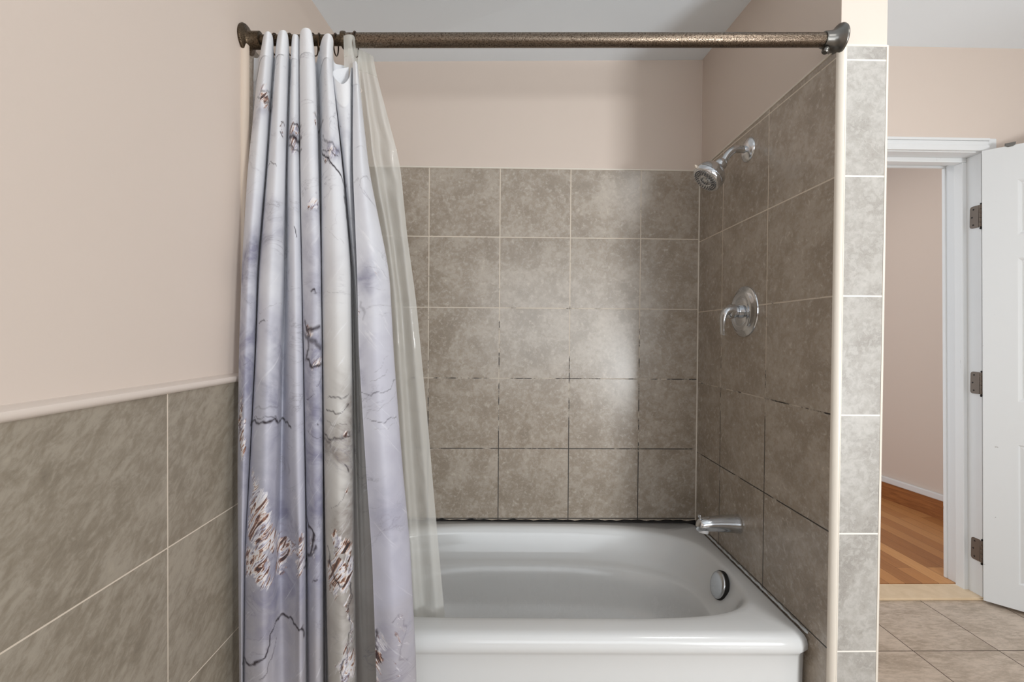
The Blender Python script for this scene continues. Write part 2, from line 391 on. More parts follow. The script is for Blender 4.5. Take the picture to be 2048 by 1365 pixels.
# door leaf, six moulded panels, swung into the bathroom
DW, DT, DZ0, DZ1 = .76, .035, .015, ZJ - .004
PIV = Vector((JX + LEAN(1.0) - .026, YD - .032, 0))
door = empty('door_1', (PIV.x, PIV.y, 0)); struct(door)
tag(door, 'open white six panel door at the right edge, leaning on bronze hinges', 'door')
def door_leaf():
    bm = bmesh.new()
    us = [0, .108, .352, .408, .652, DW]
    zs = [DZ0, .10 + .03, .745, .965 - .03, 1.565, 1.665, 1.905, DZ1]
    cols = [(us[1], us[2]), (us[3], us[4])]
    rows = [(zs[1], zs[2]), (zs[3], zs[4]), (zs[5], zs[6])]
    for side, w in ((0, 0.0), (1, DT)):
        gv = {}
        for i, u in enumerate(us):
            for j, z in enumerate(zs): gv[i, j] = bm.verts.new((u, w, z))
        pf = []
        for i in range(len(us) - 1):
            for j in range(len(zs) - 1):
                q = [gv[i, j], gv[i + 1, j], gv[i + 1, j + 1], gv[i, j + 1]]
                if side: q.reverse()
                f = bm.faces.new(q)
                if (us[i], us[i + 1]) in cols and (zs[j], zs[j + 1]) in rows: pf.append(f)
        if side == 0: A = gv
        else:
            B = gv
        for f in pf:
            for th, dp in ((.010, -.004), (.008, -.006), (.004, 0), (.030, .006)):
                bmesh.ops.inset_region(bm, faces=[f], thickness=th, depth=dp)
    n, m = len(us) - 1, len(zs) - 1
    for i in range(n):
        bm.faces.new([A[i, 0], B[i, 0], B[i + 1, 0], A[i + 1, 0]]); bm.faces.new([A[i, m], A[i + 1, m], B[i + 1, m], B[i, m]])
    for j in range(m):
        bm.faces.new([A[0, j], A[0, j + 1], B[0, j + 1], B[0, j]]); bm.faces.new([A[n, j], B[n, j], B[n, j + 1], A[n, j + 1]])
    bmesh.ops.recalc_face_normals(bm, faces=bm.faces)
    me = bpy.data.meshes.new('leaf'); 
    for v in bm.verts:
        u, w, z = v.co
        p = DD * u + Vector((DD.y, -DD.x, 0)) * (-w) * 1.0
        v.co = Vector((p.x + LEAN(z) - LEAN(1.0), p.y, z))
    bmesh.ops.recalc_face_normals(bm, faces=bm.faces)
    bm.to_mesh(me); bm.free(); me.materials.append(M['door'])
    o = bpy.data.objects.new('leaf', me); C.objects.link(o); o.parent = door; return o
door_leaf()
lp = DD * .090 + Vector((-DD.y, DD.x, 0)) * .012
pl = MB(); n_ = Vector((-DD.y, DD.x, 0))
ctr = PIV + DD * .088
def dpt(u, w, z): q = PIV + DD * u + Vector((DD.y, -DD.x, 0)) * w; return (q.x + LEAN(z) - LEAN(1.0), q.y, z)
out = [(.074, -.004), (.078, -.010), (.090, -.012), (.101, -.009), (.104, -.002), (.102, .004), (.076, .004)]
out = [(.070, .012), (.072, .0), (.079, -.005), (.095, -.005), (.102, .0), (.104, .012)]
pl.rings([[dpt(u, w, DZ1 + dz) for u, dz in out] for w in (.0035, -.03)], True, True, True)
pl.build('door_plate', M['gunmetal'], door, bevel=.001)

# hall beyond: wall, board, floor
hA, hB = Vector((2.795, 3.86, 0)), Vector((3.03, 2.17, 0))
d = (hB - hA).normalized(); nrm = Vector((-d.y, d.x, 0)); nrm = nrm if nrm.x > 0 else -nrm
def slab(a, b, t0, t1, z0, z1):
    q = [a + nrm * t0, b + nrm * t0, b + nrm * t1, a + nrm * t1]
    if (q[1] - q[0]).cross(q[3] - q[0]).z < 0: q.reverse()
    return MB().hexa([(v.x, v.y, z0) for v in q], [(v.x, v.y, z1) for v in q])
struct(slab(hA, hB, 0, .1, 0, ZC).build('wall_hall', M['peach']))
bb = struct(slab(hA, hB, -.018, 0, .01, .135).build('baseboard_hall', M['oak_board'], bevel=.002))
slab(hA, hB, -.024, 0, .135, .178).build('cap_moulding', W, bb, bevel=.006)
struct(MB().box(1.0, 2.95, 3.86, 3.96, 0, ZC).build('wall_hall_back', M['peach']))
struct(MB().box(1.0, 3.4, YD + .12, 4.2, ZC, ZC + .1).build('ceiling_hall', M['ceiling']))

# the rest of the bathroom, behind the camera
WX0, WX1, WZ0, WZ1 = -.30, 1.75, .70, 2.15
YR = -2.2
m = MB().box(XL - .1, WX0, YR - .12, YR, 0, ZC).box(WX1, 3.1, YR - .12, YR, 0, ZC).box(WX0, WX1, YR - .12, YR, 0, WZ0).box(WX0, WX1, YR - .12, YR, WZ1, ZC)
struct(m.build('wall_rear', M['peach']))
struct(MB().box(3.0, 3.1, YR - .1, YD, 0, ZC).build('wall_right_far', M['peach']))
wf = MB().box(WX0, WX1, YR - .09, YR + .012, WZ0 - .06, WZ0).box(WX0, WX1, YR - .09, YR + .012, WZ1, WZ1 + .06).box(WX0 - .06, WX0, YR - .09, YR + .012, WZ0 - .06, WZ1 + .06).box(WX1, WX1 + .06, YR - .09, YR + .012, WZ0 - .06, WZ1 + .06).box(WX0, WX1, YR - .07, YR - .04, 1.41, 1.45)
struct(wf.build('window_1', M['door']))

# ------------------------------------------------------------------ bathtub
def superring(x0, x1, y0, y1, nf, nb, z, N=160, nl=None):
    cx, cy, a, b = (x0 + x1) / 2, (y0 + y1) / 2, (x1 - x0) / 2, (y1 - y0) / 2; r = []
    for k in range(N):
        th = 2 * math.pi * (k + .5) / N; c, s_ = math.cos(th), math.sin(th); n = nb if s_ > 0 else nf
        if nl and s_ > 0 and c < 0: n = nl
        rad = (abs(c) ** n + abs(s_) ** n) ** (-1 / n)
        r.append((cx + a * c * rad, cy + b * s_ * rad, z))
    return r
RZ = H - .817
TX0, TX1, TY0, TY1 = XL + .002, XR - .002, 1.236, YB - .005
def tilt(r): return [(x, y, z - .006 * (x - .1) / .7 * (1 if z > RZ - .2 else 0)) for x, y, z in r]
rs = []
def outer(dy, z, dx=0): return superring(TX0 + dx, TX1 - dx, TY0 + dy, TY1, 60, 90, z)
def rr(dy, z, dx): # outline with a rounded front corner
    return superring(TX0 + dx, TX1 - dx, TY0 + dy, TY1, 46, 120, z)
for dy, z in ((.012, .0), (.012, .28), (.010, RZ - .060), (.006, RZ - .052), (.0, RZ - .044), (0, RZ - .030), (.003, RZ - .018), (.009, RZ - .009), (.018, RZ - .003), (.030, RZ)):
    rs.append(outer(dy, z, max(0, dy * .55)))
LX0, LX1, LY0, LY1 = -.545, .798, 1.318, 1.958
for off, z in ((-.020, .0005), (-.006, .0), (0, -.0015), (.007, -.006), (.013, -.014), (.018, -.026)):
    rs.append(superring(LX0 + off, LX1 - off, LY0 + off * .8, LY1 - off, 4.6, 3.1, RZ + z))
for x0, x1, y0, y1, nf, nb, z in ((.03, .036, .018, .028, 4.2, 2.9, -.06), (.05, .048, .021, .040, 4, 2.7, -.09), (.064, .056, .023, .048, 4, 2.6, -.110),
                                  (.072, .066, .026, .060, 3.8, 2.5, -.118), (.080, .078, .030, .074, 3.6, 2.4, -.123), (.090, .084, .034, .082, 3.5, 2.35, -.132), (.12, .092, .040, .092, 3.4, 2.3, -.19),
                                  (.16, .108, .050, .105, 3.2, 2.3, -.24), (.20, .13, .07, .125, 3, 2.3, -.285), (.25, .17, .10, .16, 2.8, 2.3, -.312), (.40, .30, .18, .24, 2.5, 2.2, -.322), (.6, .6, .3, .3, 2, 2, -.325)):
    rs.append(superring(LX0 + x0, LX1 - x1, LY0 + y0, LY1 - y1, nf, nb, RZ + z, nl=4.2))
tb = MB().rings([tilt(r) for r in rs], True, False, True)
tub = tb.build('bathtub', M['tub'], smooth=True)
tag(tub, 'white enamel alcove bathtub with rounded rim under the beige tiled walls', 'bathtub')
# overflow plate on the drain end
oc = Vector((.757, 1.583, H - .867)); oa = Vector((-1, 0, .30)).normalized()
ov = MB().lathe([(.044, -.004), (.0455, .0), (.0455, .003), (.0435, .0065), (.036, .0085), (.02, .0093), (.0005, .0095)], oc, oa, 48).build('overflow_plate', M['chrome_dull'], tub, smooth=True, auto=50)
MB().lathe([(.0055, 0), (.0055, .0012), (.003, .002), (.0005, .0022)], oc + oa * .0088 + Vector((0, .004, -.014)), oa, 16).build('screw', M['screw'], ov, smooth=True)
MB().lathe([(.048, -.012), (.0478, -.0005), (.044, -.0002)], oc, oa, 40).build('gasket', M['black'], tub, smooth=True)
# mouldy joint along the back, pale caulk along the right side
m = MB(); n = 90; rb = []
for k in range(n + 1):
    x = TX0 + (TX1 - TX0) * k / n; w = .0085 + .006 * k / n + .0018 * math.sin(k * 1.7) + .0015 * math.sin(k * .61 + 1)
    z0 = RZ - .007 - .006 * (x - .1) / .7
    rb.append([(x, YB - .0005, z0), (x, YB - .011, z0 + .001), (x, YB - .006, z0 + w * .55), (x, YB - .0005, z0 + w * 1.25)])
m.rings(rb, True, True, True); o = m.build('back_caulk', M['black'], tub, smooth=True); o['label'] = 'black mouldy caulk joint'
m = MB(); rb = []
for k in range(n + 1):
    y = TY0 + .02 + (TY1 - TY0 - .03) * k / n; w = .006 + .0015 * math.sin(k * 1.3) + .001 * math.sin(k * .47)
    z0 = RZ - .0105
    rb.append([(XR - .0005, y, z0), (XR - .006 - .001 * math.sin(k), y, z0 + .0025), (XR - .003, y, z0 + w * .6), (XR - .0005, y, z0 + w * 1.1)])
m.rings(rb, True, True, True); m.build('side_caulk', M['caulk'], tub, smooth=True)['label'] = 'pale grey caulk joint'

# ------------------------------------------------------------------ shower head, mixer valve, spout
SY = 1.607
wc = Vector((XR, SY, H + .658))
sh = empty('showerhead', wc); tag(sh, 'chrome shower head on a bent arm high on the right tiled wall', 'shower head')
MB().lathe([(.042, -.001), (.042, .002), (.038, .007), (.026, .012), (.017, .015)], wc, (-1, 0, 0), 40).build('wall_flange', M['nickel'], sh, smooth=True, auto=50)
ax = Vector((-.69, -.03, -.725)).normalized()
hc_ = Vector((.737, SY - .003, H + .585))
arm = [wc + Vector((-.004, 0, 0)), wc + Vector((-.026, 0, .002)), wc + Vector((-.046, 0, .001)), wc + Vector((-.060, 0, -.006)), wc + Vector((-.074, 0, -.020)), hc_ - ax * .044, hc_ - ax * .030]
def smooth_path(P, k=6):
    out = []
    for i in range(len(P) - 1):
        p0, p1, p2, p3 = P[max(i - 1, 0)], P[i], P[i + 1], P[min(i + 2, len(P) - 1)]
        for j in range(k):
            t = j / k; out.append(.5 * ((2 * p1) + (p2 - p0) * t + (2 * p0 - 5 * p1 + 4 * p2 - p3) * t * t + (3 * p1 - p0 - 3 * p2 + p3) * t ** 3))
    out.append(P[-1]); return out
MB().tube(smooth_path(arm), .0128).build('arm', M['chrome'], sh, smooth=True, auto=50)
hd = MB().lathe([(r_ * 1.3, t_ * 1.22) for r_, t_ in [(.0125, -.034), (.0155, -.030), (.0165, -.020), (.0155, -.014), (.021, -.009), (.031, .000), (.038, .010), (.0415, .020), (.0425, .027), (.0405, .0285), (.0405, .030), (.0425, .0315), (.042, .037), (.0395, .041), (.036, .0415)]], hc_, ax, 48)
hdo = hd.build('head', M['chrome'], sh, smooth=True, auto=40)
fc = MB().lathe([(.0468, 0), (.044, .003), (.026, .004), (.022, .002), (.0195, .004), (.0005, .005)], hc_ + ax * .0490, ax, 40).build('spray_face', M['chrome_dull'], sh, smooth=True, auto=40)
u = ax.orthogonal().normalized(); w = ax.cross(u)
nz = MB()
for R, q in ((.041, 30), (.0345, 24), (.028, 18), (.013, 9)):
    for k in range(q):
        th = 2 * math.pi * k / q + R * 50
        nz.lathe([(.0021, -.002), (.0019, .0030), (.0011, .0040)], hc_ + ax * .0515 + (u * math.cos(th) + w * math.sin(th)) * R, ax, 8)
nzo = nz.build('nozzles', M['rubber'], fc)
nzo['kind'] = 'stuff'
side = Vector((-.72, -.12, .68)); side = (side - ax * side.dot(ax)).normalized()
MB().lathe([(.006, -.006), (.0055, .004), (.0025, .011), (.0006, .013)], hc_ + ax * .044 + side * .053, side, 14).build('spray_lever', M['cream_plastic'], sh, smooth=True)['label'] = 'pale plastic spray lever'

VY, VZ = 1.6165, H + .0905
vc = Vector((XR, VY, VZ))
vl = empty('shower_valve', vc); tag(vl, 'chrome mixer valve with round plate and lever on the right tiled wall', 'shower valve')
MB().lathe([(.0895, -.001), (.0905, .002), (.0895, .005), (.084, .0085), (.078, .010), (.074, .0145), (.066, .0175), (.055, .0185), (.052, .0175), (.049, .0185), (.030, .0205), (.0005, .021)], vc, (-1, 0, 0), 72).build('escutcheon', M['chrome'], vl, smooth=True, auto=35)
MB().lathe([(.0235, .015), (.0245, .022), (.0245, .030), (.0215, .031), (.0215, .036), (.0245, .037), (.0255, .048), (.0255, .056), (.022, .0605), (.012, .063), (.0005, .0635)], vc, (-1, 0, 0), 40).build('hub', M['chrome'], vl, smooth=True, auto=35)
lev = smooth_path([vc + Vector(p) for p in ((-.044, -.004, .004), (-.058, -.006, .004), (-.072, -.008, -.002), (-.081, -.010, -.018), (-.084, -.010, -.042), (-.083, -.008, -.066), (-.080, -.005, -.084))])
k = len(lev); rad = [.0215 - .0105 * min(1, i / (k - 1) * 1.25) + (.0005 if i > k * .8 else 0) for i in range(k)]; rad[-1] *= .55
lo = MB(); P = lev; rings_ = []
for i, p in enumerate(P):
    t = (P[min(i + 1, k - 1)] - P[max(i - 1, 0)]).normalized(); u_ = Vector((0, 1, 0)); u_ = (u_ - t * u_.dot(t)).normalized(); w_ = t.cross(u_)
    fl_ = 1 - .5 * min(1, i / k * 1.4)
    rings_.append([tuple(p + u_ * (rad[i] * 1.12 * math.cos(2 * math.pi * q / 20)) + w_ * (rad[i] * fl_ * math.sin(2 * math.pi * q / 20))) for q in range(20)])
lo.rings(rings_, True, True, True); lo.build('lever', M['chrome'], vl, smooth=True, auto=60)
for sg in (1, -1):   # raised crescents above and below the hub
    pth = [vc + Vector((-.0185, math.sin(a_) * .047, sg * math.cos(a_) * .047)) for a_ in np.linspace(-.75, .75, 17)]
    MB().tube(pth, [.0004 + .0024 * math.sin(math.pi * i / 16) for i in range(17)], 10).build('crescent', M['chrome_dull'], vl, smooth=True)

ZS = H - .6765; SPY = 1.640
sp = empty('tub_spout', (XR, SPY, ZS)); tag(sp, 'chrome tub spout with diverter knob low on the right tiled wall', 'tub spout')
secs = [(0.0, .0335, .0335, 0), (.004, .0345, .0345, 0), (.010, .0335, .0335, 0), (.04, .0300, .0310, .001), (.075, .0270, .0285, .001), (.105, .0255, .0265, .000), (.128, .0245, .0245, -.002), (.142, .0225, .0215, -.005), (.150, .0170, .0165, -.009), (.1535, .009, .009, -.013), (.154, .001, .001, -.015)]
rg = []
for t_, ry, rz, dz in secs:
    ring_ = []
    for q in range(36):
        th = 2 * math.pi * q / 36; ring_.append((XR - t_, SPY + ry * math.cos(th), ZS + dz + rz * math.sin(th)))
    rg.append(ring_)
MB().rings(rg, True, True, True).build('body', M['chrome'], sp, smooth=True, auto=60)
MB().lathe([(.018, -.002), (.0165, .008), (.015, .009), (.0005, .0085)], (XR - .128, SPY - .002, ZS - .0235), (-.12, -.2, -1), 24).build('outlet', M['white_plastic'], sp, smooth=True, auto=40)['label'] = 'white plastic outlet'
MB().lathe([(.0035, -.004), (.0035, .010), (.0065, .011), (.0075, .015), (.0065, .019), (.002, .020)], (XR - .140, SPY, ZS + .014), (-.1, 0, 1), 20).build('diverter_knob', M['chrome'], sp, smooth=True, auto=40)

# ------------------------------------------------------------------ curtain rod
RY = 1.183
def rodz(x): return H + .741 + (x - XL) / (XR - XL) * .030
e0, e1 = Vector((XL - PX, RY, rodz(XL))), Vector((XR + PX, RY, rodz(XR)))
ra = (e1 - e0).normalized()
rod = empty('curtain_rod', ((e0 + e1) / 2)); tag(rod, 'speckled bronze shower curtain rod spanning the alcove above the tub', 'curtain rod')
xcut = -.412
pc = e0 + ra * ((xcut - e0.x) / ra.x)
L = (e1 - pc).length
MB().lathe([(.0168, 0), (.0172, .002), (.0172, L - .044), (.0168, L - .042)], pc, ra, 36).build('outer_tube', M['bronze'], rod, smooth=True, auto=40)
MB().lathe([(.0128, 0), (.0128, (pc - e0).length + .05)], e0, ra, 28).build('inner_tube', M['bronze_dark'], rod, smooth=True, auto=40)
MB().lathe([(.0168, -.004), (.0200, -.003), (.0208, .001), (.0200, .007), (.0175, .009)], pc, ra, 32).build('end_cap', M['bronze_dark'], rod, smooth=True, auto=50)
fp = [(.0375, 0), (.0385, .003), (.0375, .006), (.030, .010), (.0245, .018), (.0215, .026), (.0205, .040), (.0195, .043)]
MB().lathe(fp, e1, -ra, 40).build('flange', M['gunmetal'], rod, smooth=True, auto=50)['label'] = 'right gunmetal wall flange'
MB().lathe([(.037, 0), (.038, .004), (.036, .007), (.024, .010), (.0205, .014), (.0205, .040), (.0175, .041)], e0, ra, 40).build('flange', M['bronze_dark'], rod, smooth=True, auto=50)['label'] = 'left bronze wall flange'
tabm = MB().lathe([(.007, -.004), (.0085, 0), (.0085, .006), (.006, .009)], e1 - ra * .038 + Vector((0, -.004, -.028)), (-.5, -.1, -1), 20)
tabm.build('set_screw', M['gunmetal'], rod, smooth=True, auto=50)

# ------------------------------------------------------------------ shower curtain
LVL = np.array([62, 110, 330, 535, 711, 956, 1104, 1349, 1560.])
FRONT_Y = ([60, 200, 500, 900, 1540], [1.146, 1.136, 1.098, 1.062, 1.050])
def zlev(y): return np.array([onY(600, yy, float(np.interp(yy, *FRONT_Y)) - .004)[2] for yy in np.atleast_1d(y)])
# (x in photo pixels at each level, depth 0 = ridge .. 1 = valley at each of top / middle / bottom, top edge level)
CT = [
 ([509, 508, 502, 494, 488, 486, 486, 486, 486], (1.0, 1.0, .9), 92),
 ([524, 516, 496, 486, 481, 480, 481, 482, 482], (.9, .55, .55), 92),
 ([528, 521, 497, 484, 478, 475, 476, 478, 479], (.2, .2, .25), 68),
 ([536, 531, 512, 497, 491, 486, 484, 483, 484], (-.1, -.1, .1), 65),
 ([546, 542, 529, 512, 508, 497, 490, 487, 488], (.2, .2, .35), 68),
 ([552, 548, 533, 517, 511, 499, 491, 489, 490], (.8, .85, .6), 98),
 ([556, 552, 537, 521, 514, 502, 493, 491, 492], (.2, .15, .15), 64),
 ([566, 561, 552, 541, 534, 528, 524, 524, 526], (-.1, -.15, -.1), 62),
 ([576, 574, 569, 563, 557, 551, 546, 545, 546], (.2, .2, .15), 64),
 ([582, 580, 572, 571, 567, 563, 562, 566, 568], (.9, .9, .45), 98),
 ([585, 583, 577, 579, 579, 580, 590, 588, 590], (.25, .3, .2), 66),
 ([592, 589, 587, 590, 592, 595, 600, 600, 602], (.1, .1, .05), 65),
 ([598, 598, 598, 602, 605, 608, 610, 609, 611], (.3, .35, .25), 66),
 ([599.5, 599.5, 600.5, 604, 607, 611, 613, 614, 616], (.6, .7, .75), 84),
 ([601, 600, 602, 606, 609, 613, 616, 619, 622], (.0, .15, .45), 63),
 ([612, 614, 619, 626, 627, 629, 631, 632, 634], (-.25, -.15, .25), 60),
 ([624, 629, 635, 641, 643, 645, 645, 644, 646], (.0, .1, .4), 65),
 ([627, 633, 639, 643, 645, 647, 648, 650, 652], (1.0, 1.0, 1.0), 100),
 ([636, 639, 642, 644, 646.5, 648.5, 650, 654, 657], (.7, .7, .8), 86),
 ([646, 646, 645, 646, 648, 651, 654, 660, 664], (.15, .15, .15), 68),
 ([658, 653, 663, 672, 674, 677, 679, 685, 690], (-.1, -.15, -.15), 67),
 ([668, 662, 683, 699, 701, 704, 705, 709, 714], (.2, .1, .2), 72),
 ([671, 666, 686, 702, 704, 707, 708, 712, 716], (.75, .75, .9), 102),
 ([682, 683, 693, 704, 706, 710, 713, 717, 721], (.95, 1.0, 1.15), 104),
 ([696, 698, 697, 706, 709, 713, 717, 722, 726], (.75, .95, 1.25), 112),
 ([676, 668, 690, 706, 711, 717, 721, 727, 731], (.40, .60, 1.28), 126),
 ([662, 662, 689, 707, 714, 721, 726, 733, 737], (.18, .45, 1.30), 140),
 ([668, 668, 692, 709, 717, 725, 731, 739, 743], (-.02, .30, 1.30), 155),
 ([682, 682, 697, 711, 721, 731, 738, 747, 751], (-.12, .28, 1.33), 165),
 ([697, 697, 703, 715, 727, 739, 748, 758, 762], (.0, .45, 1.35), 150),
 ([702, 702, 706, 720, 735, 750, 760, 772, 776], (.35, .80, 1.36), 122),
 ([705, 708, 722, 750, 764, 781, 795, 808, 812], (.95, 1.1, 1.3), 110),
 ([710, 713, 735, 773, 782, 800, 814, 826, 828], (.75, .85, .95), 111),
 ([711, 715, 738, 777, 786, 804, 818, 830, 833], (.55, .5, .2), 112),
 ([709, 712, 724, 748, 754, 771, 784, 793, 796], (.35, .0, -.35), 112),
 ([705, 706, 705.5, 714, 718, 733, 744, 753, 757], (.5, .1, -.25), 112),
]
nC = len(CT); NU, NV = 540, 640
us = np.linspace(0, nC - 1, NU); Wt = np.zeros((NU, nC))
for k_, u0 in enumerate(us):
    i = min(int(u0), nC - 2); t = u0 - i
    w4 = (-.5 * t + t * t - .5 * t ** 3, 1 - 2.5 * t * t + 1.5 * t ** 3, .5 * t + 2 * t * t - 1.5 * t ** 3, -.5 * t * t + .5 * t ** 3)
    for dlt, ww in zip((-1, 0, 1, 2), w4): Wt[k_, min(max(i + dlt, 0), nC - 1)] += ww
yy = np.arange(40, 1600)
def gs(a, s):
    k_ = np.exp(-.5 * (np.arange(-3 * s, 3 * s + 1) / s) ** 2); k_ /= k_.sum()
    return np.convolve(np.pad(a, 3 * s, mode='edge'), k_, 'valid')
XT = np.array([gs(np.interp(yy, LVL, c[0]), 26) for c in CT])          # nC x 1560
DT_ = np.array([gs(np.interp(yy, [70, 330, 1400], c[1]), 40) for c in CT])
for c_ in range(nC): XT[c_, :45] = np.interp(yy[:45], LVL, CT[c_][0])
ytop = Wt @ np.array([c[2] for c in CT], float); ytop = gs(ytop, 2)
YBOT = 1540.
vpar = np.linspace(0, 1, NV)
LEV = ytop[None, :] + (YBOT - ytop[None, :]) * vpar[:, None]             # NV x NU
idx = LEV - 40; i0 = np.clip(idx.astype(int), 0, len(yy) - 2); ft = idx - i0
XP = np.zeros_like(LEV); DP = np.zeros_like(LEV)
for c_ in range(nC):
    XP += Wt[None, :, c_] * (XT[c_][i0] * (1 - ft) + XT[c_][i0 + 1] * ft)
    DP += Wt[None, :, c_] * (DT_[c_][i0] * (1 - ft) + DT_[c_][i0 + 1] * ft)
front = np.interp(LEV, *FRONT_Y)
back = np.interp(LEV, [60, 200, 500, 900, 1540], [1.192, 1.196, 1.172, 1.146, 1.136])
YP = np.minimum(front + (back - front) * DP, 1.222)
zz = np.interp(LEV, yy, zlev(yy))
# pixel column -> X at that depth and height
q = (XP - 1024) / F_PX
# solve X from q = (M0.P)/(M2.P)
Pz = zz - H
XW = -((M3[0, 1] - q * M3[2, 1]) * YP + (M3[0, 2] - q * M3[2, 2]) * Pz) / (M3[0, 0] - q * M3[2, 0])
XW = np.maximum(XW, XL + .004)
mid = NV // 3
seg = np.sqrt(np.diff(XW[mid]) ** 2 + np.diff(YP[mid]) ** 2); UA = np.concatenate([[0], np.cumsum(seg)])
co = np.stack([XW, YP, zz], -1).reshape(-1, 3)
g = np.arange(NV * NU).reshape(NV, NU)
fa = np.stack([g[:-1, :-1], g[1:, :-1], g[1:, 1:], g[:-1, 1:]], -1).reshape(-1, 4)
cur = empty('shower_curtain', (-.45, 1.15, float(zz.min())))
tag(cur, 'marble print fabric shower curtain gathered in pleats against the left wall', 'shower curtain')
me = bpy.data.meshes.new('cloth')
me.from_pydata((co - np.array(cur.location)).tolist(), [], fa.tolist())
me.polygons.foreach_set('use_smooth', [True] * len(me.polygons))
uvl = me.uv_layers.new(name='UVMap')
U2 = np.broadcast_to(UA[None, :], LEV.shape).reshape(-1); V2 = zz.reshape(-1)
li = np.zeros(len(me.loops), int); me.loops.foreach_get('vertex_index', li)
uvl.data.foreach_set('uv', np.stack([U2[li], V2[li]], -1).reshape(-1).astype('f'))

# the printed pattern: positions of veins and flaky gold patches on the cloth
def cloth(x, y):
    r = int(np.argmin(np.abs(LEV[:, NU // 2] - y))); cost = np.abs(XP[r] - x) + 260 * np.maximum(0, YP[r] - front[r])
    k_ = int(np.argmin(cost)); return UA[k_], float(np.interp(y, yy, zlev(yy)))
sx = np.zeros_like(U2); sy_ = np.zeros_like(U2)
for fq, am, ph in ((37, .006, 0.3), (91, .0035, 1.7), (190, .0018, 4.0), (403, .0009, 2.0)):
    sx += am * np.sin(V2 * fq + ph + U2 * fq * .6); sy_ += am * np.sin(U2 * fq * 1.13 + ph * 2 - V2 * fq * .5)
Uw, Vw = U2 + sx, V2 + sy_
def line_field(pts, w, strength):
    P_ = [cloth(*p) for p in pts]; best = np.full(U2.shape, 9.)
    for (ax_, ay), (bx, by) in zip(P_[:-1], P_[1:]):
        dx, dy = bx - ax_, by - ay; L2 = dx * dx + dy * dy + 1e-9
        t = np.clip(((Uw - ax_) * dx + (Vw - ay) * dy) / L2, 0, 1)
        best = np.minimum(best, np.hypot(Uw - ax_ - t * dx, Vw - ay - t * dy))
    return strength * np.exp(-(best / w) ** 2)
VEINS = [
 ([(486, 1338), (500, 1328), (525, 1312), (545, 1272), (570, 1258), (600, 1257), (612, 1285)], .0032, 1.0),
 ([(520, 1365), (548, 1310), (556, 1296)], .0018, .6),
 ([(503, 852), (535, 849), (560, 842), (575, 852), (583, 868)], .0034, .9),
 ([(505, 843), (535, 838), (558, 840), (572, 850)], .0018, .6), ([(505, 825), (535, 818), (560, 822)], .003, .35),
 ([(613, 798), (632, 793)], .0016, .7), ([(636, 775), (645, 763)], .0018, .8),
 ([(650, 805), (680, 796), (700, 783)], .0016, .7), ([(650, 830), (675, 820), (700, 808)], .0018, .8),
 ([(650, 876), (680, 873), (702, 868)], .0022, .8), ([(650, 886), (668, 877), (700, 862)], .004, .5), ([(655, 848), (690, 845)], .0016, .5),
 ([(693, 925), (697, 950)], .0022, .9), ([(690, 985), (680, 1005), (668, 1020)], .0018, .5),
 ([(722, 785), (745, 782), (770, 778), (788, 768)], .0017, .6), ([(728, 820), (760, 812), (790, 790)], .002, .35), ([(735, 842), (770, 838), (795, 833)], .0016, .6),
 ([(750, 857), (800, 845)], .0016, .3), ([(740, 760), (775, 743)], .0014, .4), ([(750, 740), (780, 715)], .0014, .35),
 ([(614, 660), (640, 652)], .006, .85), ([(611, 672), (625, 680), (642, 690)], .008, .7), ([(612, 690), (610, 715), (622, 728), (643, 727)], .004, .9), ([(612, 652), (618, 668), (613, 690)], .005, .8),
 ([(646, 303), (655, 309), (668, 322), (680, 342), (690, 365)], .0035, 1.0), ([(690, 380), (695, 415), (698, 436)], .005, .95), ([(648, 296), (662, 301), (674, 306)], .002, .8), ([(645, 275), (660, 284), (676, 297)], .004, .55),
 ([(648, 310), (652, 322), (660, 318)], .0018, .8), ([(650, 316), (664, 323)], .0018, .7),
 ([(594, 452), (593, 463), (588, 478)], .0016, 1.0), ([(535, 331), (553, 329)], .0014, .8), ([(640, 445), (645, 449), (690, 490)], .0012, .3),
 ([(617, 592), (626, 586)], .0022, .9), ([(515, 650), (540, 640)], .0014, .4), ([(521, 645), (534, 641)], .0022, .8), ([(520, 630), (562, 600), (590, 575)], .0012, .35),
 ([(614, 590), (645, 560)], .0014, .3), ([(650, 590), (690, 570)], .0014, .3),
 ([(613, 872), (640, 884)], .0018, .5),
 ([(724, 640), (727, 610)], .004, .35), ([(613, 1045), (627, 1072), (632, 1092), (622, 1115), (612, 1150)], .004, 1.0), ([(640, 1100), (625, 1120), (612, 1140)], .003, .8), ([(622, 1185), (632, 1175)], .0018, .8),
 ([(700, 1165), (705, 1200), (697, 1260), (690, 1320), (688, 1360)], .0022, .75), ([(704, 1170), (700, 1230), (702, 1300)], .0016, .5),
 ([(652, 1105), (660, 1130), (672, 1160), (690, 1162), (702, 1145)], .003, .8), ([(745, 1250), (735, 1300), (745, 1320)], .004, .8),
 ([(780, 1240), (790, 1225), (800, 1235)], .0016, .5), ([(806, 1240), (812, 1270), (806, 1300), (812, 1330)], .003, .35), ([(487, 730), (508, 715)], .0012, .4),
 ([(632, 560), (640, 545)], .001, .3), ([(585, 250), (598, 243)], .0035, .8), ([(580, 275), (600, 272)], .006, .85), ([(578, 290), (598, 300)], .0035, .7),
 ([(525, 180), (545, 175)], .003, .6), ([(525, 205), (543, 200)], .005, .7), ([(512, 192), (540, 195)], .003, .5),
 ([(556, 98), (570, 104)], .003, .5), ([(565, 248), (570, 252)], .002, .9), ([(562, 272), (567, 274)], .002, .9), ([(638, 230), (644, 240)], .005, .6), ([(682, 198), (684, 199)], .0012, .8), ([(692, 248), (694, 249)], .0012, .8), ([(629, 853), (630, 854)], .0014, .9),
]
vein = np.zeros_like(U2)
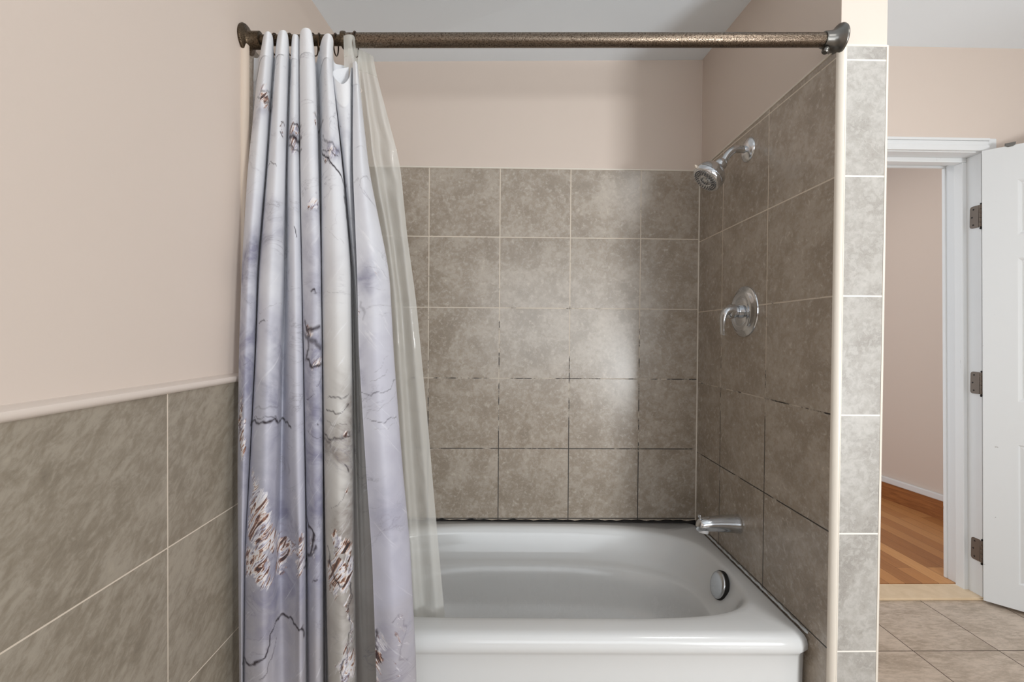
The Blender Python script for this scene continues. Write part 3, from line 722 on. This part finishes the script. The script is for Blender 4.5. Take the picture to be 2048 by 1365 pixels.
for pts, w_, s_ in VEINS: vein = np.maximum(vein, line_field(pts, w_, s_))
FLAKES = [ # x, y, half width (m), half height (m), strength
 (528, 190, .020, .030, .85), (540, 208, .012, .016, .8), (562, 106, .012, .018, .45), (586, 258, .020, .014, .8), (590, 285, .020, .020, .75),
 (660, 300, .02, .02, .5), (655, 318, .02, .016, .55), (567, 262, .006, .02, .5), (624, 402, .020, .020, .62), (616, 410, .012, .018, .5), (694, 362, .010, .008, .8), (639, 238, .006, .03, .6),
 (622, 660, .018, .016, .55), (632, 722, .018, .014, .6), (716, 618, .005, .014, .8), (482, 838, .014, .045, .75), (484, 880, .016, .04, .85), (482, 810, .01, .02, .5),
 (508, 970, .012, .030, .7), (512, 1010, .022, .05, .95), (518, 1060, .022, .05, 1.0), (500, 1130, .030, .035, 1.0), (515, 1150, .03, .025, .9), (545, 1092, .035, .020, .95), (575, 1108, .030, .020, .95), (600, 1120, .015, .040, .8), (560, 1140, .03, .03, .6),
 (672, 1078, .012, .020, .75), (690, 1095, .02, .016, .8), (700, 1125, .014, .02, .9), (668, 1145, .022, .040, 1.0), (690, 1155, .022, .022, .9), (690, 1330, .016, .05, .6), (700, 1230, .006, .09, .55),
 (695, 865, .012, .012, .5), (690, 990, .01, .04, .3), (730, 1300, .022, .05, .7), (745, 1280, .02, .03, .5), (725, 1340, .02, .03, .7), (600, 1100, .012, .03, .6), (627, 1105, .012, .03, .4),
 (800, 1270, .014, .06, .35), (793, 1340, .014, .03, .3), (745, 545, .02, .03, .16), (722, 1330, .01, .02, .4),
]
flake = np.zeros_like(U2)
for x_, y_, hw, hh_, s_ in FLAKES:
    u0, v0 = cloth(x_, y_); flake = np.maximum(flake, s_ * np.exp(-((Uw - u0) / hw) ** 2 * .8 - ((Vw - v0) / hh_) ** 2 * .8))
SMOKE_SHADE = [ # soft grey or violet washes in the print, plus painted shade in the deep fold
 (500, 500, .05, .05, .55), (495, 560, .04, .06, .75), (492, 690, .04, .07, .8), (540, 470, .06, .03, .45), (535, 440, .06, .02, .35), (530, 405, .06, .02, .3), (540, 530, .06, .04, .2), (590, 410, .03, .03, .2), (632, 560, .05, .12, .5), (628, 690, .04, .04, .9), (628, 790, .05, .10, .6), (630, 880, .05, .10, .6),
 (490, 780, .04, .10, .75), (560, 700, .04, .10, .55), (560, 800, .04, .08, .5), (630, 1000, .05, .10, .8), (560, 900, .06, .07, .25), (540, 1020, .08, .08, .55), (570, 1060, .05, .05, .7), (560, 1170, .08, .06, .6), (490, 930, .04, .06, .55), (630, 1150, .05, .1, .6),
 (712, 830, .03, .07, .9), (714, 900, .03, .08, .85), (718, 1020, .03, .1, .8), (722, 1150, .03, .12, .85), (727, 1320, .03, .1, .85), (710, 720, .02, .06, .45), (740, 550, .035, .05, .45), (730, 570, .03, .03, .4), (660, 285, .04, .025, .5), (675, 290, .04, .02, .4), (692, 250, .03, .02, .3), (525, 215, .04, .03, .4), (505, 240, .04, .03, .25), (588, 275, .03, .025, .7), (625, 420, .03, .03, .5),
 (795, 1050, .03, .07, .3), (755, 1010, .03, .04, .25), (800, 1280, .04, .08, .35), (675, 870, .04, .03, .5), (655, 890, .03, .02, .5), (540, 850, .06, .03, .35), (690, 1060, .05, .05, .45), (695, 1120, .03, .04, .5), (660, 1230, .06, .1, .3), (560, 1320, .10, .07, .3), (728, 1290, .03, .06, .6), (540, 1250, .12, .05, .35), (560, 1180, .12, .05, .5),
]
smoke_shade = np.zeros_like(U2)
for x_, y_, hw, hh_, s_ in SMOKE_SHADE:
    u0, v0 = cloth(x_, y_); smoke_shade = smoke_shade + s_ * np.exp(-((U2 + sx * 2.2 - u0) / hw) ** 2 - ((V2 + sy_ * 2.2 - v0) / hh_) ** 2)
smoke_shade = np.minimum(smoke_shade * 1.25, 1)
u5a, u5b = UA[int(np.argmin(np.abs(us - 17.5)))], UA[int(np.argmin(np.abs(us - 30.5)))]
warm = 1 / (1 + np.exp(-(U2 - u5a) / .01)) * 1 / (1 + np.exp((U2 - u5b) / .01)) * np.clip((H + .25 - V2) * 2.2 + .3, 0, 1)
for nm, arr in (('vein', vein), ('flake', flake), ('smoke_shade', smoke_shade), ('warm', warm)):
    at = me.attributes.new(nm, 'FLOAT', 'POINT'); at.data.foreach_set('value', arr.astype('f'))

def curtain_mat():
    t = NT('marble_print_fabric'); uv = t.uv()
    A = lambda n: t.n('ShaderNodeAttribute', attribute_name=n).outputs['Fac']
    sep = t.n('ShaderNodeSeparateXYZ'); t.l(uv, sep.inputs[0]); v = sep.outputs[1]
    cl = t.noise(uv, 5.5, 5, .55, .9)
    hgt = t.math('ADD', t.math('MULTIPLY', t.math('SUBTRACT', H + .80, v), .52), t.math('MULTIPLY', t.math('SUBTRACT', cl, .5), .5))
    lav = t.ramp(hgt, [(.0, srgb(218, 219, 222)), (.28, srgb(210, 211, 217)), (.45, srgb(194, 194, 204)), (.66, srgb(178, 177, 190)), (.84, srgb(174, 170, 176))])
    wrm = t.ramp(hgt, [(.0, srgb(218, 219, 222)), (.35, srgb(209, 208, 206)), (.7, srgb(191, 187, 183)), (1.0, srgb(164, 158, 153))])
    c = t.mix(A('warm'), lav, wrm)
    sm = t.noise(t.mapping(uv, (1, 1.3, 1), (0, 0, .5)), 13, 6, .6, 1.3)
    sf = t.math('MULTIPLY', A('smoke_shade'), t.math('ADD', .35, t.math('MULTIPLY', t.ramp(sm, [(.36, 0), (.62, 1)]), .65)), clamp=True)
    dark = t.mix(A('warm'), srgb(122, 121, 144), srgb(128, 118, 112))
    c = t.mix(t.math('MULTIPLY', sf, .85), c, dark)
    # faint free veins
    n2 = t.noise(t.mapping(uv, (1, 1.6, 1), (0, 0, .35)), 4.2, 6, .6, 1.5)
    rv = t.ramp(t.math('ABSOLUTE', t.math('SUBTRACT', n2, .5)), [(0, .5), (.007, .12), (.03, 0)])
    c = t.mix(t.math('MULTIPLY', rv, t.ramp(t.noise(uv, 6, 2), [(.48, 0), (.6, 1)])), c, srgb(120, 116, 128))
    wv = t.noise(t.streak(uv, .9, .35, 3.2), 20, 6, .65, 1.0)
    c = t.mix(t.ramp(wv, [(.6, 0), (.72, .5)]), c, srgb(228, 228, 232))
    # flaky gold and white patches
    fk = A('flake'); fn = t.noise(t.streak(uv, .95, .7, 1.5), 24, 7, .66, 1.6)
    fm = t.math('MULTIPLY', t.math('SUBTRACT', t.math('ADD', fk, t.math('MULTIPLY', fn, 1.7)), 1.16), 6, clamp=True)
    fm = t.math('MULTIPLY', fm, t.math('MULTIPLY', fk, 4.0, clamp=True))
    fn2 = t.noise(t.streak(uv, .95, .45, 1.9), 26, 7, .62, 1.7)
    fc_ = t.ramp(fn2, [(.34, srgb(34, 22, 24)), (.40, srgb(84, 52, 42)), (.44, srgb(160, 112, 86)), (.465, srgb(222, 212, 206)), (.52, srgb(226, 225, 230)), (.57, srgb(176, 172, 188)), (.61, srgb(96, 78, 80)), (.635, srgb(158, 120, 98)), (.66, srgb(230, 226, 226))])
    c = t.mix(t.math('MULTIPLY', fm, .92), c, fc_)
    vn = t.math('MULTIPLY', A('vein'), t.math('ADD', .55, t.math('MULTIPLY', t.noise(uv, 60, 4, .7), .9)), clamp=True)
    vn = t.math('MULTIPLY', t.math('SUBTRACT', vn, .12), 1.25, clamp=True)
    c = t.mix(vn, c, srgb(44, 34, 42))
    nb = t.noise(t.mapping(uv, (1, .15, 1)), 30, 3)
    bs = t.bsdf(c, .55, 0, t.bump(nb, .10, .004), Specular_IOR_Level=.25, Sheen_Weight=.1)
    tr = t.n('ShaderNodeBsdfTranslucent'); t.l(c, tr.inputs['Color'])
    mx = t.n('ShaderNodeMixShader'); mx.inputs[0].default_value = .06; t.l(bs, mx.inputs[1]); t.l(tr.outputs[0], mx.inputs[2])
    return t.done(mx.outputs[0])
M['curtain'] = curtain_mat()
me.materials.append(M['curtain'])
cl_o = bpy.data.objects.new('cloth', me); C.objects.link(cl_o); cl_o.parent = cur
# hem stitched across the top: a doubled strip riding on the outside of the cloth
nr = 22
hem_rows = slice(0, nr)
hv = np.stack([XW[hem_rows], YP[hem_rows] - .0012, zz[hem_rows]], -1)
hg_ = np.arange(nr * NU).reshape(nr, NU)
hf = np.stack([hg_[:-1, :-1], hg_[1:, :-1], hg_[1:, 1:], hg_[:-1, 1:]], -1).reshape(-1, 4)
hm = bpy.data.meshes.new('hem'); hm.from_pydata((hv.reshape(-1, 3) - np.array(cur.location)).tolist(), [], hf.tolist())
hm.polygons.foreach_set('use_smooth', [True] * len(hm.polygons)); 
t = NT('white_hem'); hm.materials.append(t.done(t.bsdf(t.mix(t.noise(t.pos(), 200, 2), srgb(222, 223, 226), srgb(216, 217, 220)), .6)))
ho = bpy.data.objects.new('hem', hm); C.objects.link(ho); ho.parent = cur

# ------------------------------------------------------------------ clear liner
LL = np.array([80, 110, 135, 330, 480, 600, 850, 1040, 1230, 1330.])
LC = [ # x per level, depth offset per top/mid/bottom, top edge
 ([687, 688, 688, 690, 695, 700, 710, 718, 726, 732], (-.050, 0, 0), 83),
 ([697, 698, 698, 700, 708, 716, 730, 740, 750, 757], (-.054, .012, .02), 80),
 ([709, 708, 709, 714, 730, 738, 752, 764, 776, 782], (-.046, -.005, -.012), 84),
 ([713, 714, 716, 735, 752, 762, 780, 792, 804, 810], (-.018, .014, .018), 107),
 ([720, 721, 724, 748, 776, 790, 806, 818, 830, 836], (-.002, -.016, -.014), 110),
 ([728, 729, 732, 764, 786, 802, 820, 834, 848, 856], (.004, .012, .012), 114),
 ([738, 739, 742, 785, 804, 818, 840, 856, 872, 880], (.006, -.004, -.008), 119),
 ([744, 745, 747, 800, 815, 832, 856, 872, 889, 898], (.008, .006, .010), 123),
]
nL = len(LC); NUL, NVL = 130, 320
ul = np.linspace(0, nL - 1, NUL); WL = np.zeros((NUL, nL))
for k_, u0 in enumerate(ul):
    i = min(int(u0), nL - 2); tt = u0 - i
    w4 = (-.5 * tt + tt * tt - .5 * tt ** 3, 1 - 2.5 * tt * tt + 1.5 * tt ** 3, .5 * tt + 2 * tt * tt - 1.5 * tt ** 3, -.5 * tt * tt + .5 * tt ** 3)
    for dlt, ww in zip((-1, 0, 1, 2), w4): WL[k_, min(max(i + dlt, 0), nL - 1)] += ww
yl = np.arange(60, 1360)
XTL = np.array([gs(np.interp(yl, LL, c[0]), 22) for c in LC]); DTL = np.array([gs(np.interp(yl, [90, 260, 1200], c[1]), 25) for c in LC])
yt = WL @ np.array([c[2] for c in LC], float)
LEVL = yt[None, :] + (1330 - yt[None, :]) * np.linspace(0, 1, NVL)[:, None]
ix = np.clip((LEVL - 60).astype(int), 0, len(yl) - 1)
XPL = np.zeros_like(LEVL); DPL = np.zeros_like(LEVL)
for c_ in range(nL): XPL += WL[None, :, c_] * XTL[c_][ix]; DPL += WL[None, :, c_] * DTL[c_][ix]
base = np.interp(LEVL, [80, 200, 700, 1040, 1215, 1330], [1.205, 1.222, 1.285, 1.352, 1.378, 1.392])
wr_ = .0025 * np.sin(LEVL * .045 + XPL * .10) * np.exp(-((LEVL - 300) / 130) ** 2) + .0015 * np.sin(LEVL * .11 - XPL * .21) * np.exp(-((LEVL - 330) / 110) ** 2)
YPL = base + DPL + wr_
zL = H - (LEVL - 671) / F_PX * YPL
q = (XPL - 1024) / F_PX; Pz = zL - H
XWL = -((M3[0, 1] - q * M3[2, 1]) * YPL + (M3[0, 2] - q * M3[2, 2]) * Pz) / (M3[0, 0] - q * M3[2, 0])
lin = empty('curtain_liner', (-.3, 1.3, float(zL.min())))
tag(lin, 'clear plastic shower liner hanging inside the tub behind the curtain', 'shower liner')
def grid_obj(name, X, Y, Z, mat, parent):
    r, c = X.shape; gg = np.arange(r * c).reshape(r, c)
    f_ = np.stack([gg[:-1, :-1], gg[1:, :-1], gg[1:, 1:], gg[:-1, 1:]], -1).reshape(-1, 4)
    m_ = bpy.data.meshes.new(name); m_.from_pydata((np.stack([X, Y, Z], -1).reshape(-1, 3) - np.array(parent.location)).tolist(), [], f_.tolist())
    m_.polygons.foreach_set('use_smooth', [True] * len(m_.polygons)); m_.materials.append(mat)
    o_ = bpy.data.objects.new(name, m_); C.objects.link(o_); o_.parent = parent; return o_
def liner_mat(name, a):
    t = NT(name); p = t.pos()
    n = t.noise(t.mapping(p, (1, 1, .18)), 22, 3, .5, .8); n2 = t.noise(t.mapping(p, (1, 1, .03)), 40, 2)
    bs = t.bsdf(srgb(240, 240, 236), .055, 0, t.bump(t.math('ADD', n, t.math('MULTIPLY', n2, .3)), .4, .012), Specular_IOR_Level=.6)
    tl = t.n('ShaderNodeBsdfTranslucent'); tl.inputs[0].default_value = srgb(240, 240, 236)
    m1 = t.n('ShaderNodeMixShader'); m1.inputs[0].default_value = .4; t.l(bs, m1.inputs[1]); t.l(tl.outputs[0], m1.inputs[2])
    tr = t.n('ShaderNodeBsdfTransparent'); tr.inputs[0].default_value = (.96, .96, .94, 1)
    m2 = t.n('ShaderNodeMixShader'); m2.inputs[0].default_value = a; t.l(tr.outputs[0], m2.inputs[1]); t.l(m1.outputs[0], m2.inputs[2])
    return t.done(m2.outputs[0])
M['liner'] = liner_mat('clear_vinyl', .60); M['liner_hem'] = liner_mat('doubled_vinyl', .30)
grid_obj('sheet', XWL, YPL, zL, M['liner'], lin)
grid_obj('hem', XWL[:12], YPL[:12] - .0012, zL[:12], M['liner_hem'], lin)
gp = onY(720, 181, 1.205)
MB().torus(gp, (0, 1, .1), .0045, .0009, 20, 8).build('snap', M['rail'], lin, smooth=True)

# ------------------------------------------------------------------ rings that carry the curtain
RX = [(551, 'first bronze curtain ring from the left wall, half hidden between white pleats'),
      (581, 'bronze curtain ring left of the narrow third pleat'),
      (628, 'bronze curtain ring in the dark gap right of the wide white pleat'),
      (641, 'bronze curtain ring just left of the grey fifth pleat'),
      (672, 'bronze curtain ring touching the end cap of the thick rod'),
      (711, 'rightmost bronze curtain ring, holding the clear liner')]
for px, lab in RX:
    x = onY(px, 90, RY)[0]; zr = rodz(x); big = x > xcut
    rt = .0172 if big else .0128
    R_ = .0235 if big else .0205
    m = MB().torus((x, RY, zr + rt + .0018 - R_ * 1.25), (1, random.uniform(-.12, .12), random.uniform(-.08, .08)), R_, .0017, 40, 10, 1.25)
    tag(m.build('curtain_ring', M['ring'], smooth=True), lab, 'curtain ring', 'bronze rings on the curtain rod')

# ------------------------------------------------------------------ light
w = bpy.data.worlds.new('World'); SC.world = w; w.use_nodes = True
bg = w.node_tree.nodes['Background']; bg.inputs[0].default_value = (.86, .93, 1, 1); bg.inputs[1].default_value = 1.2
def area(name, loc, target, sx_, sy__, power, col=(1, 1, 1)):
    L_ = bpy.data.lights.new(name, 'AREA'); L_.shape = 'RECTANGLE'; L_.size = sx_; L_.size_y = sy__; L_.energy = power; L_.color = col
    o = bpy.data.objects.new(name, L_); C.objects.link(o); o.location = loc
    o.rotation_euler = (Vector(target) - Vector(loc)).to_track_quat('-Z', 'Y').to_euler(); o['kind'] = 'helper'; return o
area('added_key', (2.05, -1.75, .72), (.45, 1.9, 2.3), .5, .5, 32.5, (.95, .985, 1)).data.spread = math.radians(125)  # unseen key light added to lift the alcove walls and ceiling
area('window_daylight', ((WX0 + WX1) / 2, YR - .03, (WZ0 + WZ1) / 2), ((WX0 + WX1) / 2, 2, 1.45), WX1 - WX0, WZ1 - WZ0, 16, (.94, .98, 1))
area('ceiling_fill', (1.30, .0, ZC - .03), (1.2, .1, 0), .3, .3, 11, (1, .98, .95))  # unseen fill light added under the main ceiling
area('hall_fill', (1.9, 3.0, ZC - .03), (1.9, 3.0, 0), .5, .5, 4.6, (1, .97, .92))  # unseen fill light added to brighten the hall

# ------------------------------------------------------------------ camera
cd = bpy.data.cameras.new('camera'); cam = bpy.data.objects.new('camera', cd); C.objects.link(cam)
cd.sensor_width = 36; cd.lens = 36 * F_PX / 2048; cd.clip_start = .01
Rm = Matrix([[M3[0][i], M3[1][i], -M3[2][i]] for i in range(3)])
cam.matrix_world = Matrix.Translation((0, 0, H)) @ Rm.to_4x4()
SC.camera = cam
SC.view_settings.view_transform = 'Standard'; SC.view_settings.look = 'None'; SC.view_settings.exposure = 0.15; SC.view_settings.gamma = 1
SC.view_settings.use_curve_mapping = False
SC.cycles.max_bounces = 10; SC.cycles.diffuse_bounces = 6; SC.cycles.transparent_max_bounces = 12
SC.cycles.sample_clamp_indirect = 6
